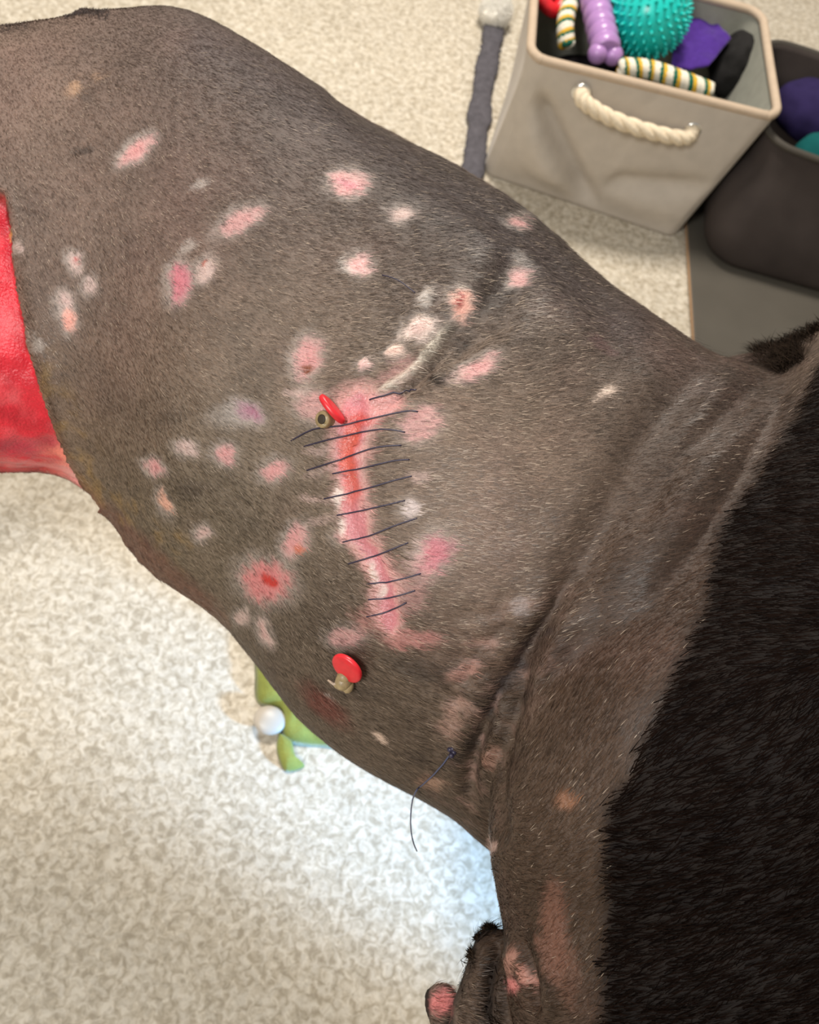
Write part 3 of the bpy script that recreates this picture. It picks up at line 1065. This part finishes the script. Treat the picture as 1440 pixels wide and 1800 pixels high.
def front_pt(x, y, off):
    """point on the basket's front cloth under a picture position"""
    r = ray(x, y)
    best = None
    pl_n = -back
    for u in np.linspace(.05, 1, 60):
        p = atz(x, y, BH * u)
        q = A0 * (1 - u) + T0 * u
        dd = (p - q) @ back
        if best is None or abs(dd) < best[0]:
            best = (abs(dd), p)
    return best[1] - back * (off + .008)


# rope handle
e0, e1 = front_pt(1022, 155, 0), front_pt(1216, 222, 0)
eyelet_m = mat('silver_eyelet', (.82, .82, .80), rough=.18, metal=1.0)
for e in (e0, e1):
    n_ = -back
    ringp = [e - base_c + n_ * .003 + .0125 * (math.cos(a) * fdir + math.sin(a) * np.array([0, 0, 1.0])) for a in np.linspace(0, 2 * math.pi, 25)[:-1]]
    v, f = tube(ringp, .0040, 10, closed=True)
    mesh_obj('eyelet', v, f, eyelet_m, basket)
ctrl = [e0 + back * .012, e0 - back * .004, e0 - back * .018 + fdir * .010 - np.array([0, 0, .006]), (e0 * .7 + e1 * .3) - back * .024 - np.array([0, 0, .012]),
        (e0 * .35 + e1 * .65) - back * .024 - np.array([0, 0, .012]), e1 - back * .018 - fdir * .012 - np.array([0, 0, .006]), e1 - back * .004, e1 + back * .012]
cl = catmull(ctrl, 90)
rope_m = mat('cotton_rope', s2l(222, 208, 184), rough=.9, spec=.1, noise=(200, .12), bump=(700, .5, .001))
handle = mesh_obj('handle', *tube(cl - base_c, .0035, 8), rope_m, basket)


def twisted(c, r_off, r_str, turns, nstr, seg=8):
    res = []
    n = len(c)
    tang = np.gradient(c, axis=0)
    tang /= np.linalg.norm(tang, axis=1)[:, None]
    up = np.array([.13, .2, 1.0])
    u = np.cross(tang, up)
    u /= np.linalg.norm(u, axis=1)[:, None]
    v_ = np.cross(tang, u)
    for s in range(nstr):
        a = np.linspace(0, turns * 2 * math.pi, n) + s * 2 * math.pi / nstr
        res.append(c + r_off * (np.cos(a)[:, None] * u + np.sin(a)[:, None] * v_))
    return res


for c in twisted(cl - base_c, .0062, .0058, 6, 3):
    v, f = tube(c, .0070, 8)
    mesh_obj('rope_strand', v, f, rope_m, handle)
# centre seam
seam = [front_pt(1098 - 50 * q, 238 + 96 * q, -.004) - base_c for q in np.linspace(0, 1, 12)]
v, f = tube(seam, .0013, 6)
mesh_obj('seam', v, f, mat('seam_thread', s2l(138, 124, 110), rough=.8), basket)

# ------------------------------------------------------------------ toys in the basket
tz = BH - .03
inside = (T0 + T1) / 2 + back * DEPTH / 2
teal_m = mat('teal_rubber', s2l(26, 196, 188), rough=.28, spec=.5)
bc = atz(1142, 26, tz + .02)
bdep = (bc - CAM) @ FW
br = 66 * bdep / FPX
ball = empty('spiky_ball', bc)
tag(ball, 'teal rubber ball covered in small spikes in the basket', 'dog toy')
v, f = sphere((0, 0, 0), br, 40, 24)
mesh_obj('ball_body', v, f, teal_m, ball)
sp_parts = []
NS = 260
for i in range(NS):
    zz = 1 - 2 * (i + .5) / NS
    ph = i * math.pi * (3 - 5 ** .5)
    d = np.array([math.sqrt(1 - zz * zz) * math.cos(ph), math.sqrt(1 - zz * zz) * math.sin(ph), zz])
    sp_parts.append(tube([d * br * .98, d * br * 1.06, d * br * 1.13], [.0036, .0026, .0014], 6))
v, f = merge(*sp_parts)
o = mesh_obj('spikes', v, f, teal_m, ball)
o['kind'] = 'stuff'

purple_m = mat('purple_rubber', s2l(170, 130, 188), rough=.3, spec=.5, noise=(60, .15))
pa, pb2 = atz(1066, 92, tz + .005), atz(1030, -70, tz + .03)
ax = (pb2 - pa)
Ld = np.linalg.norm(ax)
ribbed = empty('ribbed_bone', pa)
tag(ribbed, 'purple ribbed rubber bone beside the teal ball', 'dog toy')
nn_ = 140
rr_ = .0215 + .0045 * np.abs(np.sin(np.linspace(0, 9.0 * math.pi, nn_))) ** .7
pts = np.linspace(0, 1, nn_)[:, None] * ax[None]
v, f = tube(pts, rr_, 24)
mesh_obj('shaft', v, f, purple_m, ribbed)
sd = np.cross(ax / Ld, [0, 0, 1.0])
sd /= np.linalg.norm(sd)
for s in (-1, 1):
    v, f = sphere(sd * s * .014 + np.array([0, 0, -.004]), .017, 18, 12)
    mesh_obj('knob', v, f, purple_m, ribbed)
    v, f = sphere(ax + sd * s * .014, .017, 18, 12)
    mesh_obj('knob', v, f, purple_m, ribbed)


def rope_toy(name, pts3, label, n=80, r=.0085, turns=7):
    c = catmull(pts3, n)
    root = empty(name, c[0])
    tag(root, label, 'dog toy', 'braided rope toys')
    mats_ = [mat('white_cotton', s2l(226, 220, 204), .9, .1, (200, .1)), mat('yellow_cotton', s2l(216, 172, 60), .9, .1, (200, .1)), mat('green_cotton', s2l(38, 102, 82), .9, .1, (200, .1)), mat('white_cotton', s2l(226, 220, 204), .9, .1, (200, .1))]
    for k, q in enumerate(twisted(c - c[0], r, r * .9, turns, 4)):
        v, f = tube(q, r * .86, 8)
        mesh_obj('strand', v, f, mats_[k], root)
    return root


rope_toy('rope_toy', [atz(1092, 118, tz - .005), atz(1140, 122, tz + .002), atz(1190, 138, tz + .004), atz(1246, 160, tz - .004)], 'white, yellow and green rope toy along the basket front rim')
rope_toy('rope_toy', [atz(996, 78, tz - .03), atz(994, 40, tz - .01), atz(1004, 0, tz), atz(1020, -60, tz)], 'white, yellow and green rope toy end left of the purple bone')


def lumpy(name, c, r, axes, m, s, amp, parent=None, nu=48, nvv=28):
    v, f = sphere((0, 0, 0), r, nu, nvv, axes)
    v = np.array(v)
    nrm = v / (np.linalg.norm(v, axis=1)[:, None] + 1e-9)
    v = v + nrm * (amp * fbm(v + np.array(c), s, 3))[:, None]
    o = mesh_obj(name, v, f, m, parent)
    if parent is None:
        o.location = tuple(c)
    return o


def cloth_sheet(name, corners, n, amp, s, m, th=.004, sink=0.0):
    c = [np.array(q) for q in corners]
    V_, F_ = [], []
    for i in range(n + 1):
        for j in range(n + 1):
            u, w_ = i / n, j / n
            V_.append(c[0] * (1 - u) * (1 - w_) + c[1] * u * (1 - w_) + c[2] * u * w_ + c[3] * (1 - u) * w_)
    V_ = np.array(V_)
    V_[:, 2] += amp * fbm(V_, s, 3)
    o0 = V_.mean(0)
    for i in range(n):
        for j in range(n):
            a = i * (n + 1) + j
            F_.append((a, a + n + 1, a + n + 2, a + 1))
    o = mesh_obj(name, V_ - o0, F_, m)
    o.location = tuple(o0)
    so = o.modifiers.new('t', 'SOLIDIFY')
    so.thickness = th
    return o


pc = cloth_sheet('purple_cloth', [atz(1180, 120, tz - .03), atz(1245, 118, tz - .02), atz(1288, 62, tz + .004), atz(1190, -40, tz)], 24, .012, 22, mat('purple_felt', s2l(72, 44, 128), .85, .1, (120, .15), sheen=.3))
tag(pc, 'folded purple cloth right of the teal ball', 'cloth')
rc = atz(966, 0, tz - .015)
ringp = [(.022 * math.cos(a), .022 * math.sin(a) * .9, .006 * math.sin(2 * a)) for a in np.linspace(0, 2 * math.pi, 41)[:-1]]
v, f = tube(ringp, .0125, 14, closed=True)
ro = mesh_obj('red_ring', v, f, mat('red_plastic', s2l(206, 34, 44), .35, .4, (100, .2)))
ro.location = tuple(rc)
tag(ro, 'red ring toy in the left corner of the basket', 'dog toy')
bk1 = lumpy('black_bundle', atz(1286, 112, tz - .05), (.036, .06, .055), None, mat('black_cloth', s2l(34, 33, 33), .85, .15, (60, .3)), 30, .014)
tag(bk1, 'black cloth bundle in the right of the basket', 'cloth')
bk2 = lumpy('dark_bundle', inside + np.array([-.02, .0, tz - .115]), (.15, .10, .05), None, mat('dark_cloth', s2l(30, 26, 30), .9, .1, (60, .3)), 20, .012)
tag(bk2, 'dark cloth beneath the toys in the basket', 'cloth')

# ------------------------------------------------------------------ strap with a fluffy end left of the basket
g_m = mat('grey_felt', s2l(88, 86, 92), rough=.9, spec=.1, noise=(90, .25), bump=(500, .5, .002))
strap_l = [(800, 345), (829, 308), (840, 230), (850, 150), (862, 90), (870, 40)]
pts = [atz(x, y, .010) for x, y in strap_l]
c = catmull(pts, 60)
s0 = c[0].copy()
s0[2] = 0
strap = empty('tug_strap', s0)
tag(strap, 'dark grey cloth strap with white fluffy end lying left of the basket', 'dog toy')
tg = np.gradient(c, axis=0)
tg /= np.linalg.norm(tg, axis=1)[:, None]
sd = np.cross(tg, [0, 0, 1.0])
sd /= np.linalg.norm(sd, axis=1)[:, None]
VV, FF = [], []
for i in range(60):
    hw = .0215 - .00012 * i * 0 + .002 * math.sin(i * .5) + .0015 * rng.normal()
    for k in range(12):
        a = 2 * math.pi * k / 12
        VV.append(c[i] - s0 + sd[i] * hw * math.cos(a) + np.array([0, 0, .0085 * math.sin(a)]))
for i in range(59):
    for k in range(12):
        a, b = i * 12 + k, i * 12 + (k + 1) % 12
        FF.append((a, b, b + 12, a + 12))
mesh_obj('strap', VV, FF, g_m, strap)
fc_ = atz(872, 20, .03)
pom = lumpy('pompom', fc_, .030, None, mat('white_fleece', s2l(240, 238, 230), .95, .05, (150, .08)), 60, .010, strap)
pom.location = tuple(fc_ - s0)
m_ = 5000
d = rng.normal(0, 1, (m_, 3))
d /= np.linalg.norm(d, axis=1)[:, None]
fo = strands('fleece', d * .030, d, rng.normal(0, 1, (m_, 3)), rng.uniform(.006, .012, m_), np.full(m_, .8), np.full(m_, .0008), np.repeat(np.array([L(242, 240, 234)]), m_, 0), mat('fleece_fibre', (.8, .78, .72), attr='Col', rough=.9, spec=.05), pom)

# ------------------------------------------------------------------ dark bag and mat on the right
mq = [atz(1204, 404, 0), atz(1216, 600, 0)]
md_ = (mq[0] - mq[1])
md_ /= np.linalg.norm(md_)
mr_ = np.array([md_[1], -md_[0], 0])
p00, p01 = mq[1] - md_ * .35, mq[0] + md_ * .55
mat_o = empty('floor_mat', (p00 + p01) / 2)
tag(mat_o, 'smooth grey floor mat right of the basket', 'mat')


def slab(corners, z0, z1, org, bevel):
    bm = bmesh.new()
    lo = [bm.verts.new(tuple(np.array([c[0], c[1], z0]) - org)) for c in corners]
    hi = [bm.verts.new(tuple(np.array([c[0], c[1], z1]) - org)) for c in corners]
    bm.faces.new(lo[::-1])
    bm.faces.new(hi)
    k = len(corners)
    for i in range(k):
        bm.faces.new((lo[i], lo[(i + 1) % k], hi[(i + 1) % k], hi[i]))
    bmesh.ops.recalc_face_normals(bm, faces=bm.faces)
    bmesh.ops.bevel(bm, geom=list(bm.edges), offset=bevel, segments=3, profile=.5, affect='EDGES')
    m_ = bpy.data.meshes.new('slab')
    bm.to_mesh(m_)
    bm.free()
    return m_


org = (p00 + p01) / 2
sm_ = slab([p00, p00 + mr_ * .9, p01 + mr_ * .9, p01], 0, .010, org, .003)
so_ = bpy.data.objects.new('mat_body', sm_)
col.objects.link(so_)
so_.parent = mat_o
sm_.materials.append(mat('grey_vinyl', s2l(84, 80, 73), rough=.5, spec=.3, noise=(14, .08)))
v, f = tube([p00 - org + np.array([0, 0, .006]), p01 - org + np.array([0, 0, .006])], .0028, 8)
mesh_obj('edge_piping', v, f, mat('tan_piping', s2l(150, 120, 90), rough=.7), mat_o)

# bag
bz = .010
F0, F1 = atz(1228, 462, bz), atz(1496, 538, bz)
bagd = F1 - F0
bagw = .44
bagd[2] = 0
bagd /= np.linalg.norm(bagd)
bagb = np.array([-bagd[1], bagd[0], 0])
BZH = .215
bag = empty('fabric_bag', F0 + bagd * bagw / 2 + bagb * .15 - np.array([0, 0, bz]) + np.array([0, 0, bz]))
tag(bag, 'dark open fabric bag on the grey mat right of the basket', 'bag')
borg = np.array(bag.location)
lo_r, lpl, lw = rrect(F0, F0 + bagd * bagw, .30, .06)
hi_r, hpl, hw_ = rrect(F0 + bagd * .012 + bagb * .07, F0 + bagd * (bagw + .03) + bagb * .07, .30, .05)
rings = []
for i in range(25):
    u = i / 24
    r_ = lo_r * (1 - u) + hi_r * u
    ce = r_.mean(0)
    bul = 1 + .07 * math.sin(math.pi * min(u * 1.3, 1)) - .10 * math.exp(-u / .06)
    r_ = ce + (r_ - ce) * bul
    r_[:, 2] = bz + BZH * u
    r_ = r_ + (.006 * fbm(r_, 9, 2))[:, None] * (-bagb)[None] * min(1, u * 4)
    rings.append(r_)
rings = np.array(rings)
nb_ = rings.shape[1]
Vg = list(rings.reshape(-1, 3) - borg)
Fg = [(i * nb_ + k, i * nb_ + (k + 1) % nb_, (i + 1) * nb_ + (k + 1) % nb_, (i + 1) * nb_ + k) for i in range(24) for k in range(nb_)]
Fg.append(tuple(range(nb_ - 1, -1, -1)))
bag_m = mat('charcoal_fabric', s2l(62, 56, 54), rough=.9, spec=.1, noise=(20, .15), bump=(600, .4, .001))
bo = mesh_obj('bag_body', Vg, Fg, bag_m, bag)
so = bo.modifiers.new('t', 'SOLIDIFY')
so.thickness = .006
v, f = tube(rings[-1] - borg, .006, 8, closed=True)
mesh_obj('bag_rim', v, f, mat('grey_binding', s2l(66, 62, 56), rough=.8), bag)
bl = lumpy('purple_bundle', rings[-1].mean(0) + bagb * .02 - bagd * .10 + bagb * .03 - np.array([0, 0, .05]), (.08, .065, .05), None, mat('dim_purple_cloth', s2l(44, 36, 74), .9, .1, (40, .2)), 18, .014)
tag(bl, 'purple cloth inside the dark fabric bag', 'cloth')
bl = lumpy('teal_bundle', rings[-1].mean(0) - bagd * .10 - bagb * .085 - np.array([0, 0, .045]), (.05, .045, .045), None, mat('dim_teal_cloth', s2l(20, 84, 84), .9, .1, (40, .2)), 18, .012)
tag(bl, 'teal cloth inside the dark fabric bag', 'cloth')

# ------------------------------------------------------------------ green soft toy under the dog
def cushion(poly, th, org, n=46, wobble=.25):
    """plump closed shape with the given outline lying on the floor"""
    poly = np.array(poly)
    lo, hi = poly.min(0)[:2], poly.max(0)[:2]
    ring = catmull(np.vstack([poly, poly[:1]]), n * 3)[:-1]
    ce = ring.mean(0)
    V_, F_ = [], []
    m = 12
    for i in range(m + 1):
        s = 1 - i / m
        zt = th * math.sqrt(max(0, 1 - s ** 3))
        for q in ring:
            V_.append(np.array([ce[0] + (q[0] - ce[0]) * s, ce[1] + (q[1] - ce[1]) * s, zt * .96 + .04 * th]))
    V_ = np.array(V_)
    V_[:, 2] *= 1 + wobble * fbm(V_, 40, 2)
    V_[:len(ring), 2] = 0.0
    k = len(ring)
    for i in range(m):
        for j in range(k):
            a, b = i * k + j, i * k + (j + 1) % k
            F_.append((a, b, b + k, a + k))
    F_.append(tuple(range(k - 1, -1, -1)))
    return V_ - org, F_


gm = mat('green_plush', s2l(138, 146, 76), rough=.9, spec=.1, noise=(60, .18), bump=(400, .6, .002), sheen=.3)
gp = [atz(x, y, .006) for x, y in ((446, 1120), (448, 1180), (452, 1232), (492, 1250), (502, 1300), (560, 1312), (640, 1310), (700, 1240), (640, 1100), (540, 1060), (470, 1075))]
gorg = np.mean(gp, axis=0)
gorg[2] = 0
toy = empty('plush_toy', gorg)
tag(toy, 'green plush toy with a white eye on the floor under the belly', 'dog toy')
v, f = cushion(gp, .022, gorg)
mesh_obj('plush_body', v, f, gm, toy)
fp = [atz(x, y, .004) for x, y in ((490, 1285), (486, 1315), (497, 1350), (512, 1356), (536, 1346), (520, 1328), (512, 1300))]
v, f = cushion(fp, .012, gorg)
mesh_obj('foot', v, f, gm, toy)
ep = atz(474, 1266, .012)
v, f = sphere(ep - gorg, (.020, .018, .008), 24, 14)
mesh_obj('eye', v, f, mat('white_plastic', s2l(186, 178, 166), rough=.4, spec=.5), toy)

# ------------------------------------------------------------------ daylight aimed under the dog
tgt = Vector(atz(800, 1430, 0))
spo.location = tgt + Vector((1.25, -0.15, 0.5))
spo.rotation_euler = (tgt - spo.location).to_track_quat('-Z', 'Y').to_euler()
print('DOG VERTS', nv, 'faces', len(me.polygons))
